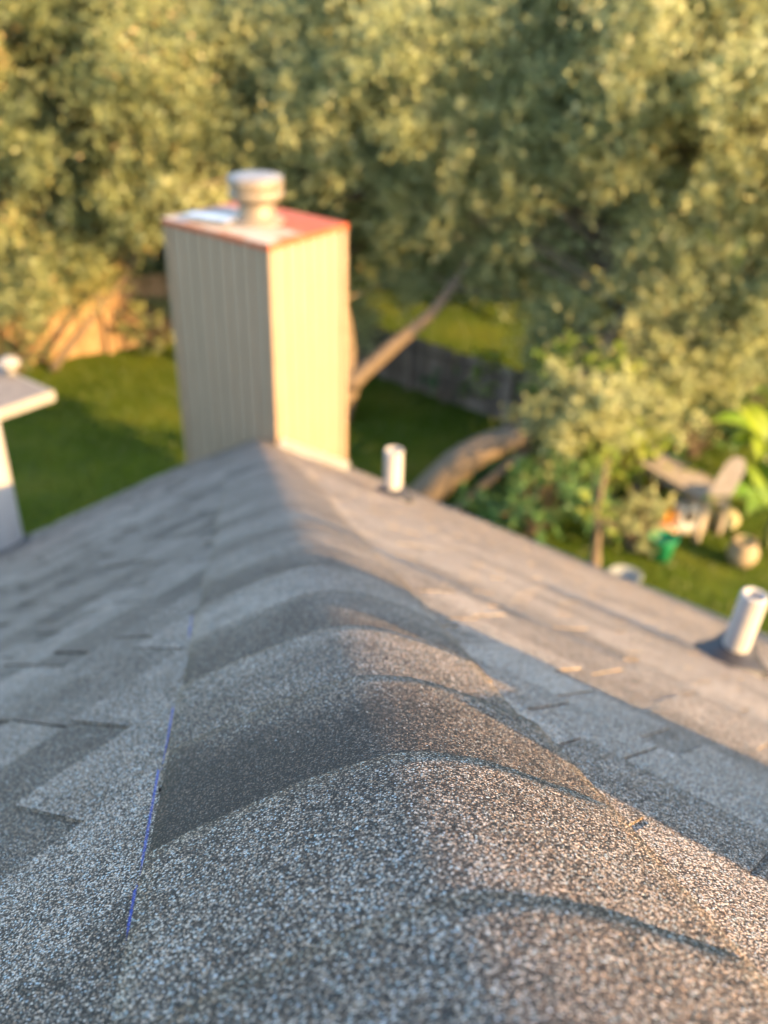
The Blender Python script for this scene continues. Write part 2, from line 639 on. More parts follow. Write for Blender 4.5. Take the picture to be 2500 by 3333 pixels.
# how fast each slope falls away in the cross-section of the hip
kR = -(nR @ side_t) / (nR @ up_m) * -1
kL = (nL @ side_t) / (nL @ up_m) * -1
kR, kL = abs(kR), abs(kL)
WR = CAP_R / math.sqrt(1 + kR * kR)
WL = CAP_L / math.sqrt(1 + kL * kL)
CAP_EXPO, CAP_LEN = 0.178, 0.245
cap_tones = [(.48, .48), (.48, .46), (.44, .48), (.47, .48), (.56, .48), (.12, .42), (.46, .58), (.32, .5), (.68, .55), (.34, .48), (.56, .5), (.42, .5), (.58, .5), (.42, .48), (.54, .5), (.44, .5)]
hip = MB()
hip.box(HIP0 + 1.9 * hd - .035 * up_m, (hd, side_t, up_m), (4.0 * .5, .012, .012))
hip_line = hip.build('hip', M_DECK, house)
tag(hip_line, 'raised hip line capped with lapped bent shingles')
S_END = (hip_b(14.40 * Q) - b0) / (hd @ dL) + .05


def cap_piece(s0, tone, tone2, idx):
    m = MB()
    nt_, ns = 23, 12
    rs = np.random.default_rng(100 + idx)
    eL, eR = WL + rs.uniform(-.005, .004), WR + rs.uniform(-.006, .008)
    yaw, wav, ph = rs.uniform(-.012, .012), rs.uniform(.00003, .00012), rs.uniform(0, 6)
    rise = rs.uniform(.0008, .0010)
    bulge = .0065
    V, tones = [], []
    r_, tc0 = .050, .012
    ka = (kR + kL) / 2
    def hgt(t, x):
        w = WR if t > 0 else WL
        # folded sheet resting on both slopes, edges just clear of the field shingles
        raw = lambda q: -(ka * math.sqrt((q - tc0) ** 2 + r_ * r_) + (kR - kL) / 2 * (q - tc0))
        oR, oL = -kR * WR - raw(WR), -kL * WL - raw(-WL)
        mixk = (t + WL) / (WL + WR)
        base = raw(t) + oL * (1 - mixk) + oR * mixk
        return base + .0165 + bulge * (1 - (t / w) ** 2) + rise * (x / CAP_LEN) - .0007 * max(0, 1 - x / (CAP_LEN - CAP_EXPO)) + wav * math.sin(t * 23 + x * 13 + ph)
    for layer in (0, 1):
        for j in range(ns + 1):
            x = CAP_LEN * j / ns
            for i in range(nt_ + 1):
                u = i / nt_
                t = -eL + (eL + eR) * u
                jag = .0012 * math.sin(31 * u + idx) + .0008 * math.sin(83 * u + 2 * idx)
                xx = x + (jag if j == ns else 0) + yaw * t
                p = HIP0 + (s0 + xx) * hd + t * side_t + (hgt(t, x) - layer * .0085) * up_m
                V.append(p)
                fz = min(1, max(0, (j / ns - .36 - .30 * (1 - u)) * 2.2 + .16 * math.sin(9 * u + idx)))
                fz = fz * fz * (3 - 2 * fz)
                tn_ = tone * (1 - fz) + tone2 * fz
                side_mix = .55 * min(1, max(0, (u - .38) * 2.5))
                tones.append(tn_ * (1 - side_mix) + .50 * side_mix)
    W = nt_ + 1
    fs = []
    L1 = W * (ns + 1)
    for j in range(ns):
        for i in range(nt_):
            a_ = j * W + i
            fs.append((a_, a_ + W, a_ + W + 1, a_ + 1))
            fs.append((L1 + a_, L1 + a_ + 1, L1 + a_ + W + 1, L1 + a_ + W))
    for i in range(nt_):
        a_ = ns * W + i
        fs.append((a_, L1 + a_, L1 + a_ + 1, a_ + 1))
        fs.append((i, i + 1, L1 + i + 1, L1 + i))
    for j in range(ns):
        a_ = j * W
        fs.append((a_, L1 + a_, L1 + a_ + W, a_ + W)); a_ += nt_
        fs.append((a_, a_ + W, L1 + a_ + W, L1 + a_))
    me = bpy.data.meshes.new('hip_shingle')
    me.from_pydata([tuple(map(float, p)) for p in V], [], fs)
    at = me.attributes.new('tone', 'FLOAT', 'POINT')
    at.data.foreach_set('value', np.array(tones, dtype=np.float32))
    sm = np.zeros(len(fs), dtype=bool); sm[:2 * ns * nt_] = True
    me.polygons.foreach_set('use_smooth', sm)
    me.materials.append(M_SH)
    o = bpy.data.objects.new('hip_shingle', me)
    C.objects.link(o)
    adopt(o, hip_line)
    return o


s = -.385
i = 0
while s < S_END - .05:
    t1, t2 = cap_tones[i % len(cap_tones)]
    cap_piece(s, t1, t2, i)
    s += CAP_EXPO + random.uniform(-.004, .004)
    i += 1

# eaves, fascia, walls
def board(name, p0, p1, up, out, half_u, half_o, mat, parent):
    m = MB()
    p0, p1 = np.asarray(p0), np.asarray(p1)
    d = p1 - p0; L = np.linalg.norm(d); d /= L
    m.box((p0 + p1) / 2, (d, up, out), (L / 2, half_u, half_o))
    return m.build(name, mat, parent)

eR0, eR1 = right_pt(A_EAVE - .015, B_MIN), right_pt(A_EAVE - .015, bE)
board('fascia', eR0 - .12 * Z, eR1 - .12 * Z, Z, dR, .085, .012, M_TRIM, house)
eL0, eL1 = left_pt(A_MIN, B_EAVE - .015), left_pt(aE, B_EAVE - .015)
board('fascia', eL0 - .12 * Z, eL1 - .12 * Z, Z, dL, .085, .012, M_TRIM, house)
wz = right_pt(A_EAVE - .4, 0)[2] - .12
m = MB()
cc = (A_MIN + A_EAVE - .45) / 2 * dR + (B_MIN + B_EAVE - .40) / 2 * dL
wz = min(wz, left_pt(0, B_EAVE)[2]) - .15
m.box(cc + wz / 2 * Z, (dR, dL, Z), ((A_EAVE - .45 - A_MIN) / 2, (B_EAVE - .40 - B_MIN) / 2, wz / 2))
m.build('wall', M_WALL, house)

# ------------------------------------------------------------------ chimney
zt = CAM_H - 5.489 * Q
ca0, ca1, cb0, cb1 = 14.42 * Q, 16.98 * Q, 14.58 * Q, 18.05 * Q
chim = MB()
zb = left_pt(ca0, cb1)[2] - 1.3
cmid = (ca0 + ca1) / 2 * dR + (cb0 + cb1) / 2 * dL
chim.box(cmid + (zb + zt) / 2 * Z, (dR, dL, Z), ((ca1 - ca0) / 2 - .012, (cb1 - cb0) / 2 - .012, (zt - zb) / 2 - .01))
chimney = chim.build('chimney', M_SIDING, house)
tag(chimney, 'tall square chimney chase in cream board siding with rusty metal top')


def siding(p_start, direction, normal, length):
    n = max(3, round(length / .098))
    w = length / n
    for k in range(n):
        m = MB()
        c = p_start + (k + .5) * w * direction
        dv = (zb + zt - .02) / 2
        hw = w / 2 - .0055
        th = .010 + .0012 * (k % 2)
        # board with eased edges
        sec = [(-hw, 0), (-hw, th * .55), (-hw + .004, th), (hw - .004, th), (hw, th * .55), (hw, 0)]
        top = [c + x * direction + (y - .013) * normal + (zt - .012) * Z for x, y in sec]
        bot = [c + x * direction + (y - .013) * normal + zb * Z for x, y in sec]
        m.prism(top, bot)
        m.build('siding_board', M_SIDING, chimney)


siding(ca0 * dR + (cb0 + .05) * dL, dL, -dR, cb1 - cb0 - .10)
siding((ca0 + .05) * dR + cb0 * dL, dR, -dL, ca1 - ca0 - .10)
siding(ca1 * dR + (cb0 + .05) * dL, dL, dR, cb1 - cb0 - .10)
siding((ca0 + .05) * dR + cb1 * dL, dR, dL, ca1 - ca0 - .10)
for a_, b_, sa, sb in ((ca0, cb0, 1, 1), (ca1, cb0, -1, 1), (ca0, cb1, 1, -1), (ca1, cb1, -1, -1)):
    m = MB()
    m.box((a_ + sa * .021) * dR + (b_ + sb * .021) * dL + (zb + zt - .02) / 2 * Z, (dR, dL, Z), (.026, .026, (zt - zb - .02) / 2))
    m.build('corner_trim', M_TRIM, chimney)
# chase cover: shallow metal tray with turned-down lip, rusted mostly to one side
m = MB()
n = 14
oh = .008
for i in range(n):
    for j in range(n):
        u0, u1, v0, v1 = i / n, (i + 1) / n, j / n, (j + 1) / n
        def cp(u, v):
            bump_ = .022 * (1 - max(abs(2 * u - 1), abs(2 * v - 1)))
            return (ca0 - oh + (ca1 - ca0 + 2 * oh) * u) * dR + (cb0 - oh + (cb1 - cb0 + 2 * oh) * v) * dL + (zt + .022 + bump_) * Z
        um, vm = (u0 + u1) / 2, (v0 + v1) / 2
        edge = 1 if min(um, vm, 1 - um, 1 - vm) < 1 / n else 0
        tone = .62 * um + .22 * (1 - vm) + .02 + .34 * edge * (1 if vm > .2 else .4)
        tone += .25 if (um > .42 and vm < .62) else -.05
        m.add([cp(u0, v0), cp(u1, v0), cp(u1, v1), cp(u0, v1)], [(0, 1, 2, 3)], min(1, tone))
for side_ in range(4):
    for i in range(n):
        u0, u1 = i / n, (i + 1) / n
        pts = {0: ((u0, 0), (u1, 0)), 1: ((1, u0), (1, u1)), 2: ((u1, 1), (u0, 1)), 3: ((0, u1), (0, u0))}[side_]
        q0, q1 = cp(*pts[0]), cp(*pts[1])
        m.add([q0, q1, q1 - .035 * Z, q0 - .035 * Z], [(0, 3, 2, 1)], (.80, .70, .70, .68)[side_])
m.build('chase_cover', M_RUST, chimney)
M_FLUE = noise_mat('flue_weathered_metal', (.14, .115, .08), (.21, .175, .125), 14, .5, .1, .003, metal=.15)
M_LID = noise_mat('flue_lid_grey', (.17, .165, .16), (.24, .235, .23), 14, .5, .1, .003, metal=.3)
dfl = ray(556, 478)
fp = dfl * ((zt + .03 - CAM_H) / dfl[2]) + (0, 0, CAM_H)
m = MB()
m.lathe(fp, [(.001, 0), (.165, 0), (.16, .012), (.118, .03), (.105, .07), (.100, .17)], sides=32)
m.build('flue_pipe', M_FLUE, chimney, True)
m = MB()
m.lathe(fp + .116 * Z, [(.09, .0), (.120, .0), (.150, .022), (.160, .036), (.160, .056), (.150, .062), (.150, .074), (.160, .080), (.160, .115), (.154, .126), (.10, .126)], sides=36)
m.build('flue_cap', M_FLUE, chimney, True)
m = MB()
m.lathe(fp + .244 * Z, [(.001, .022), (.09, .019), (.154, .009), (.158, .003), (.154, 0), (.001, 0)], sides=36)
m.build('flue_lid', M_LID, chimney, True)
# bare metal sheet lying on the cover behind the flue
m = MB()
pl = (ca0 + .10) * dR + (cb1 - .30) * dL + (zt + .056) * Z
m.box(pl, (dR * .97 + dL * .24, dL * .97 - dR * .24, Z), (.05, .15, .006))
tag(m.build('metal_scrap', M_ALU), 'loose bright metal sheet lying on the rusty chimney top', 'metal sheet')

# step flashing where the chimney meets the roof
m = MB()
for k in range(8):
    a_ = ca0 - .004 + (ca1 - ca0) * (k + .5) / 8
    p = right_pt(a_, cb0 - .02, .012)
    m.box(p + .03 * Z, (dR * cR - Z * pR * cR, dL, nR), ((ca1 - ca0) / 15.0, .0035, .035))
m.build('flashing', M_ALU, chimney)


# ------------------------------------------------------------------ pipes through the roof
def vent(name, a, b, r_, h, side='R', label=None, boot=True, tilt=0.0):
    P, nn = (right_pt, nR) if side == 'R' else (left_pt, nL)
    base = P(a, b)
    m = MB()
    m.lathe(base + .0 * Z, [(r_, -.05), (r_, h - .006), (r_ - .003, h), (r_ - .009, h), (r_ - .009, h - .06), (.001, h - .06)], ax=Z + tilt * _r, sides=32)
    o = m.build(name, M_PVC, house, True)
    if label: tag(o, label)
    dn = nn - (nn @ Z) * Z; dn /= np.linalg.norm(dn)
    if boot:
        m = MB()
        m.lathe(base + .016 * nn, [(r_ + .062, 0), (r_ + .060, .014), (r_ + .045, .022), (r_ + .02, .045), (r_ + .006, .07), (r_ * .95, .073)], ax=nn * .75 + Z * .25, sides=32)
        m.build('rubber_boot', M_RUBBER, o, True)
        m = MB()
        tn = np.cross(nn, Z); tn /= np.linalg.norm(tn); dn2 = np.cross(nn, tn)
        m.box(base + .0135 * nn - dn2 * .0, (tn, dn2, nn), (r_ + .050, r_ + .055, .0015))
        m.build('flashing_plate', M_PLATE, o)
    return o


vent('vent_pipe', 13.217 * Q, 10.094 * Q, .046, 1.13 * Q, label='short white pipe near the sunlit eave')
vent('vent_pipe', 7.95 * Q, 1.769 * Q, .033, .91 * Q, tilt=.085, label='white pipe in a black rubber boot on the sunlit slope')
vent('vent_pipe', 4.95 * Q, -.16, .026, .72, label='tall thin pipe added out of view to cast a stripe of shade')  # unseen pipe, added so its shadow draws the thin stripe
d_ = ray(0, 1200)
pf = d_ * (((HIP0 - (0, 0, CAM_H)) @ nL) / (d_ @ nL)) + (0, 0, CAM_H)
vent('flue_pipe', pf @ dR, pf @ dL, .135, .85, 'L', 'thick white flue pipe on the shaded slope')
# unseen metal box added beside the view, stepped to cast the shade band
va0, va1, vb0, vb1 = 2.80 * Q, 3.75 * Q, -.80, -.42
vm_ = (va0 + va1) / 2 * dR + (vb0 + vb1) / 2 * dL
vz = right_pt((va0 + va1) / 2, vb0)[2]
m = MB()
m.box(vm_ + (vz + .22) * Z, (dR, dL, Z), ((va1 - va0) / 2 - .015, (vb1 - vb0) / 2, .40))
caster_box = m.build('shade_caster', M_ALU, house)
m = MB()
lo = [right_pt(a_, b_) for a_, b_ in ((2.12 * Q, vb0), (2.12 * Q, vb1), (va0 - .004, vb1), (va0 - .004, vb0))]
m.prism([p + .335 * Z for p in lo], [p - .03 * Z for p in lo])
m.build('shade_caster_step', M_ALU, caster_box)
m = MB()
m.box(vm_ + (vz + .645) * Z, (dR, dL, Z), ((va1 - va0) / 2, (vb1 - vb0) / 2 + .02, .02))
m.build('shade_caster_lid', M_ALU, caster_box)


# ------------------------------------------------------------------ trees and shrubs
def in_poly(x, y, poly):
    c = False
    n = len(poly)
    for i in range(n):
        x0, y0 = poly[i]; x1, y1 = poly[(i + 1) % n]
        if (y0 > y) != (y1 > y) and x < (x1 - x0) * (y - y0) / (y1 - y0) + x0: c = not c
    return c


# sight lines that stay open between the crowns
OPEN = [[(845, 720), (900, 660), (1000, 630), (1090, 650), (1130, 730), (1140, 850), (1110, 925), (900, 1120), (735, 1050), (735, 890), (790, 800)],
        [(95, 672), (180, 650), (240, 700), (320, 745), (400, 755), (410, 1300), (-200, 1300), (-200, 800), (60, 790)],
        [(1140, 960), (1380, 930), (1400, 900), (1900, 860), (1900, 1500), (1140, 1500)]]


def open_hit(p, r_):
    x, y, c = project(p)
    rp_ = r_ * F_PX * 1659 / 2500 / c * .62
    for poly in OPEN:
        for dx, dy in ((0, 0), (1, 0), (-1, 0), (0, 1), (0, -1)):
            if in_poly(x + dx * rp_, y + dy * rp_, poly): return True
    return False


# places that the low sun reaches between the trees: (point, radius)
SUNNY = [(np.array([2.2, 20.6, 0]), 2.4), (at_height(285, 805, 0), 1.9), (at_height(190, 715, .6), 1.3), (at_height(1470, 1050, .6), 1.6), (at_height(1150, 1100, 1.0), 1.4), (at_height(1300, 1000, 1.4), 1.5), (at_height(860, 740, 2.2), .8)]


def shades_sunny(p, r_):
    for c, rr in SUNNY:
        v = p - c
        t = v @ np.array(sdir)
        if t > .8 and np.linalg.norm(v - t * np.array(sdir)) < rr + r_ * .5 and t > rr: return True
    return False


def leaves(centers, radii, per, size, tone_c, spread=.16, droop=.2, flat=.75):
    P, T = [], []
    for c, r_, tc_ in zip(centers, radii, tone_c):
        n = int(per * (r_ / .5) ** 2)
        # a handful of twig sprays in each clump, leaves strung along them
        nt_ = max(5, n // 22)
        d = rng.normal(size=(nt_, 3)); d /= np.linalg.norm(d, axis=1)[:, None]
        d[:, 2] = d[:, 2] * flat - droop * .3
        d *= rng.uniform(.55, 1.35, 3) * (1, 1, 1.15)
        d *= rng.uniform(.6, 1.45, nt_)[:, None]
        idx = rng.integers(0, nt_, n)
        t = rng.uniform(.25, 1.08, n) ** .8
        p = c + d[idx] * (t * r_)[:, None] + rng.normal(0, .055, (n, 3)) * (r_ / .5)
        P.append(p)
        T.append(np.clip(tc_ + rng.normal(0, spread, n), 0, 1))
    P = np.concatenate(P); T = np.concatenate(T)
    n = len(P)
    a = rng.normal(size=(n, 3)); a[:, 2] -= droop; a /= np.linalg.norm(a, axis=1)[:, None]
    nn = rng.normal(size=(n, 3)) + (0, 0, .7)
    b = np.cross(a, nn); b /= np.linalg.norm(b, axis=1)[:, None]
    l = size * rng.uniform(.65, 1.3, n)
    w = l * rng.uniform(.28, .42, n)
    V = np.zeros((n, 4, 3))
    V[:, 0] = P - a * l[:, None] * .5
    V[:, 1] = P + b * w[:, None] - a * (.02 * l)[:, None]
    V[:, 2] = P + a * l[:, None] * .5
    V[:, 3] = P - b * w[:, None] - a * (.02 * l)[:, None]
    return V.reshape(-1, 3), T


def bez(p0, p1, p2, n=7):
    return [(1 - t) ** 2 * p0 + 2 * t * (1 - t) * p1 + t * t * p2 for t in np.linspace(0, 1, n)]


M_OAK = leaf_mat('oak_leaf', [(0, (.13, .16, .08)), (.3, (.22, .255, .12)), (.6, (.33, .36, .165)), (.85, (.43, .45, .21)), (1, (.49, .47, .25))], .5)
M_OAK_D = leaf_mat('dark_oak_leaf', [(0, (.075, .11, .055)), (.4, (.155, .19, .085)), (.7, (.28, .31, .13)), (.92, (.41, .42, .17)), (1, (.46, .30, .14))], .5)


def oak(label, base, limbs, center, radii, n_cl, per, size, mat, rcl=(.42, .8), tone=(.25, .8), group=None, hollow=.4, check=True, extra=()):
    base = np.asarray(base, float)
    root = empty('oak_tree', (base[0], base[1], 0), label, 'tree', group)
    wood = MB()
    skel = []
    for pts, r0, r1 in limbs:
        pts = [np.asarray(p, float) for p in pts]
        # refine polyline with catmull-like interpolation
        fine = []
        for i in range(len(pts) - 1):
            pm = pts[max(i - 1, 0)]; pn = pts[min(i + 2, len(pts) - 1)]
            for t in np.linspace(0, 1, 5)[:-1]:
                t2, t3 = t * t, t ** 3
                fine.append(.5 * ((2 * pts[i]) + (-pm + pts[i + 1]) * t + (2 * pm - 5 * pts[i] + 4 * pts[i + 1] - pn) * t2 + (-pm + 3 * pts[i] - 3 * pts[i + 1] + pn) * t3))
        fine.append(pts[-1])
        n = len(fine)
        rr = [r0 + (r1 - r0) * (k / (n - 1)) ** .8 for k in range(n)]
        wood.tube(fine, rr, 10, jitter=.07)
        skel += list(zip(fine, rr))
    cs, rs = [], []
    tries = 0
    center = np.asarray(center, float)
    while len(cs) < n_cl and tries < n_cl * 40:
        tries += 1
        d = rng.normal(size=3); d /= np.linalg.norm(d)
        k = rng.uniform(hollow, 1.0) ** .7
        k *= 1 + .14 * math.sin(5 * d[0] + 3 * d[2] + base[0]) + .10 * math.sin(9 * d[1] - 6 * d[2])
        p = center + d * k * np.asarray(radii)
        r_ = rng.uniform(*rcl)
        if p[2] < .9: continue
        if shades_sunny(p, r_) or (check and open_hit(p, r_)): continue
        cs.append(p); rs.append(r_)
    for (ex, ey, ed) in extra:
        if ed > D2 * .955 and shades_sunny(at_dist(ex, ey, ed), .4): continue
        cs.append(at_dist(ex, ey, ed)); rs.append(rng.uniform(.3, .5))
    sk = np.array([p for p, _ in skel])
    for p, r_ in zip(cs, rs):
        dd = np.linalg.norm(sk - p, axis=1) + 2.0 * np.maximum(0, sk[:, 2] - p[2] - .3)
        j = int(np.argmin(dd))
        q0, rq = skel[j]
        mid = (q0 + p) / 2 + np.array([0, 0, .12 * np.linalg.norm(p - q0)]) + rng.normal(0, .12, 3)
        br = bez(q0, mid, p, 6)
        rb = min(rq * .5, .045, .018 + .010 * np.linalg.norm(p - q0))
        if check and any(in_poly(*project(b_)[:2], poly) for b_ in br[1:5] for poly in OPEN[:2]): continue
        wood.tube(br, [rb * (1 - .8 * t) for t in np.linspace(0, 1, 6)], 5, cap=False)
    wood.build('trunk', M_BARK, root, True)
    tc = [np.clip(rng.uniform(*tone), 0, 1) for _ in cs]
    V, T = leaves(cs, rs, per, size, tc)
    tag(poly_mesh('crown', V, 4, T, mat, root), kind='stuff')
    return root


# oak behind the chimney: its limb leans out to the right of the chase
b1 = at_height(728, 905, 0)
j1 = at_dist(752, 835, np.linalg.norm(b1 - (0, 0, CAM_H)) * .965)
l1 = at_dist(850, 745, np.linalg.norm(b1 - (0, 0, CAM_H)) * .96)
l2 = at_dist(935, 672, np.linalg.norm(b1 - (0, 0, CAM_H)) * .96)
l3 = at_dist(1010, 560, np.linalg.norm(b1 - (0, 0, CAM_H)) * .97)
l4 = at_dist(1060, 400, np.linalg.norm(b1 - (0, 0, CAM_H)) * 1.0)
k1 = at_dist(735, 650, np.linalg.norm(b1 - (0, 0, CAM_H)) * .98)
k2 = at_dist(640, 420, np.linalg.norm(b1 - (0, 0, CAM_H)) * 1.0)
k3 = at_dist(700, 240, np.linalg.norm(b1 - (0, 0, CAM_H)) * 1.05)
oak('large olive green oak behind the chimney with a sunlit limb leaning right', b1,
    [([b1, j1], .26, .21), ([j1, l1, l2, l3, l4], .17, .05), ([j1, k1, k2], .19, .07), ([k1, k3], .13, .04)],
    at_dist(880, 320, 17.4), (4.7, 2.5, 3.1), 350, 540, .083, M_OAK, tone=(.3, .85))

# leaning double-trunked oak at the right
b2 = at_height(868, 1128, 0)
D2 = np.linalg.norm(b2 - (0, 0, CAM_H))
m1 = at_dist(985, 1005, D2 * .95)
m2 = at_dist(1075, 955, D2 * .94)
m3 = at_dist(1145, 925, D2 * .94)
m4 = at_dist(1290, 780, D2 * 1.06)
m5 = at_dist(1400, 560, D2 * 1.16)
m6 = at_dist(1500, 330, D2 * 1.2)
m7 = at_dist(1600, 620, D2 * 1.14)
s1 = at_dist(975, 1110, D2 * .98); s2 = at_dist(1065, 1030, D2 * .95); s3 = at_dist(1150, 965, D2 * .95); s4 = at_dist(1330, 860, D2 * 1.05)
oak('wide olive green oak on a thick leaning bent trunk beside the shrubs', b2,
    [([b2, m1, m2, m3, m4, m5, m6], .30, .06), ([m4, m7], .13, .05), ([at_dist(930, 1150, D2 * .985), s1, s2, s3, s4], .10, .05)],
    at_dist(1500, 460, 16.8), (4.6, 2.6, 4.6), 430, 500, .083, M_OAK, tone=(.35, .9),
    extra=[(random.uniform(1165, 1480), random.uniform(640, 905), D2 * random.uniform(.96, 1.05)) for _ in range(46)] + [(random.uniform(1165, 1340), random.uniform(830, 940), D2 * random.uniform(.90, .95)) for _ in range(26)])

# oak over the left fence
b3 = at_height(112, 800, 0)
D3 = np.linalg.norm(b3 - (0, 0, CAM_H))
n1_ = at_dist(160, 735, D3 * .98); n2_ = at_dist(222, 655, D3 * .97); n3_ = at_dist(300, 520, D3 * .98); n4_ = at_dist(200, 300, D3)
n5_ = at_dist(60, 450, D3 * 1.0)
oak('dark shaggy oak with yellowing tips overhanging the sunlit cedar fence', b3,
    [([b3, n1_, n2_, n3_, n4_], .09, .04), ([n2_, n5_], .06, .03)],
    at_dist(150, 270, 18.8), (4.8, 3.0, 3.6), 330, 520, .083, M_OAK_D, tone=(.1, .85))

# unseen tree added at the side of the house to shade the lawn
b4 = np.array([6.9, 5.4, 0])
oak('round leafy oak added out of view to shade the lawn', b4, [([b4, b4 + (.1, .1, 1.6), b4 + (0, .2, 4.5)], .2, .07), ([b4 + (.1, .1, 1.6), b4 + (-.9, .8, 4.0)], .12, .05), ([b4 + (.1, .1, 1.6), b4 + (.9, -.8, 4.0)], .12, .05)],
    b4 + (0, -.3, 4.6), (2.1, 3.4, 2.7), 240, 150, .21, M_OAK, tone=(.3, .8), check=False, hollow=.2)

# trees further back
far = [(-60, 120, 27, 5, 4.2), (330, 330, 27, 4.2, 4.0), (470, 80, 29, 5, 4.2), (930, 60, 30, 5.5, 4.5), (1340, 60, 28, 5, 4.2), (1720, 150, 26, 5, 4.5), (620, 400, 25, 3.6, 3.2), (1250, 420, 25, 3.0, 3.2)]
far_labels = ['bushy far oak behind the dark shaggy oak', 'dim far tree filling the gap left of the chimney top', 'tall far tree above the rusty chimney top',
              'tall far tree behind the large olive oak', 'tall far tree between the two olive oaks', 'far tree behind the wide leaning oak',
              'low far tree right behind the flue cap', 'low far tree behind the lit lawn strip']
for (x, y, d, rx, rz), lb in zip(far, far_labels):
    c = at_dist(x, y, d)
    bb = np.array([c[0], c[1], 0])
    oak(lb, bb, [([bb, bb + (c - bb) * .5 + (.3, 0, 0), c], .22, .08), ([bb + (c - bb) * .45, c + (1.6, .3, -.4)], .12, .04), ([bb + (c - bb) * .45, c + (-1.7, -.2, -.2)], .12, .04)],
        c, (rx, rx * .8, rz), 135, 115, .21, M_OAK if x > 700 else M_OAK_D, rcl=(.55, 1.0), tone=(.15, .75), group='trees in the background')


def shrub(label, base, height, width, n_cl, per, size, mat, tone, cat='shrub', stems=5, rcl=(.16, .30), name='shrub', group=None):
    base = np.asarray(base, float)
    root = empty(name, base, label, cat, group)
    cs, rs = [], []
    w = MB()
    for k in range(n_cl):
        d = rng.normal(size=3); d /= np.linalg.norm(d); d *= rng.uniform(.3, 1) ** .6
        p = base + (d[0] * width / 2, d[1] * width / 2, height * (.55 + .45 * d[2]))
        if p[2] < .1: p[2] = .1
        cs.append(p); rs.append(rng.uniform(*rcl))
        q0 = base + (rng.normal(0, .05), rng.normal(0, .05), 0)
        w.tube(bez(q0, (q0 + p) / 2 + (0, 0, .15 * height), p, 5), [.018, .015, .012, .009, .006], 5, cap=False)
    w.build('stem', M_BARK, root, True)
    V, T = leaves(cs, rs, per, size, [rng.uniform(*tone) for _ in cs])
    tag(poly_mesh('foliage', V, 4, T, mat, root), kind='stuff')
    return root


M_SHRUB = leaf_mat('shrub_leaf', [(0, (.035, .10, .04)), (.5, (.09, .20, .065)), (1, (.18, .29, .08))], .4)
M_LIME = leaf_mat('lime_leaf', [(0, (.08, .15, .025)), (.5, (.19, .28, .04)), (1, (.35, .38, .06))], .42)
shrub('dense dark green shrub under the leaning oak trunks', at_height(1150, 1150, 0), 1.6, 2.0, 70, 300, .08, M_SHRUB, (.2, .8))
shrub('low dark green shrub touching the sunlit eave', at_height(1080, 1130, 0), 1.1, 1.4, 40, 300, .08, M_SHRUB, (.1, .6))
shrub('lime green shrub between the table and the oak', at_height(1300, 1095, 0), 2.4, 1.4, 70, 280, .09, M_LIME, (.2, .9))
shrub('tall bright green shrub below the wide oak', at_height(1240, 1030, 0), 2.5, 1.8, 70, 280, .09, M_LIME, (.1, .6))
shrub('olive brown bush in front of the table', at_height(1370, 1190, 0), .95, 1.0, 26, 240, .07, M_OAK, (.35, .9))
shrub('low lime bush half hiding the garden table legs', at_height(1478, 1112, 0), .75, 1.1, 26, 230, .08, M_LIME, (.2, .8))
shrub('yellow flecked bush against the weathered fence', at_height(1040, 880, 0), 1.2, 1.0, 16, 160, .10, M_LIME, (.2, .95))
shrub('dark weedy bush low along the weathered fence', at_height(960, 868, 0), .8, 1.4, 14, 180, .09, M_SHRUB, (.0, .3))
shrub('leafy hedge plant behind the table', at_height(1500, 985, 0), 1.3, 2.2, 26, 200, .09, M_SHRUB, (.1, .6))
shrub('tall leafy hedge plant beyond the banana plants', at_height(1640, 960, 0), 1.9, 2.0, 30, 220, .10, M_LIME, (.1, .7))
shrub('dark understorey bush beneath the shaggy oak', at_height(330, 735, 0) + np.array([0, 2.5, 0]), 2.6, 3.0, 40, 200, .12, M_OAK_D, (.05, .5))

shrub('ragged olive bush at the foot of the cedar fence beside the chimney', at_height(345, 752, 0), 1.3, 1.6, 34, 220, .09, M_OAK_D, (.2, .8))
shrub('ragged olive bush at the foot of the cedar fence behind the patio cover', at_height(40, 800, 0), 1.5, 1.7, 34, 220, .09, M_OAK_D, (.1, .7))
# banana plants at the right edge
M_BAN = leaf_mat('banana_leaf', [(0, (.03, .09, .012)), (.5, (.09, .19, .02)), (1, (.26, .33, .03))], .35, .35)


def banana(label, base, specs, h=1.1):
    base = np.asarray(base, float)
    root = empty('banana_plant', base, label, 'plant', 'banana plants at the lawn edge')
    m = MB()
    m.tube([base, base + (0, 0, h * .6), base + (.02, 0, h)], [.085, .07, .045], 10)
    m.build('stem', plain('banana_stem', (.12, .15, .05), .6), root, True)
    for az, L, el, tone in specs:
        m = MB()
        d = np.array([math.sin(az), math.cos(az), 0])
        sd = np.array([d[1], -d[0], 0])
        n = 12
        pts = []
        for k in range(n + 1):
            t = k / n
            pts.append(base + (0, 0, h * .95) + d * L * t * math.cos(el * .7) + Z * (L * (math.sin(el) * t - .55 * t * t)))
        for k in range(n):
            for sgn in (-1, 1):
                t0, t1 = k / n, (k + 1) / n
                w0 = .19 * math.sin(math.pi * min(1, max(.02, t0)) ** .8) * L; w1 = .19 * math.sin(math.pi * min(1, max(.02, t1)) ** .8) * L
                m.add([pts[k], pts[k + 1], pts[k + 1] + sgn * sd * w1 + Z * w1 * .35, pts[k] + sgn * sd * w0 + Z * w0 * .35], [(0, 1, 2, 3)], tone + random.uniform(-.1, .1))
        m.tube(pts, [.014 - .009 * k / n for k in range(n + 1)], 5, tone=1.0)
        m.build('leaf', M_BAN, root, True)
    return root


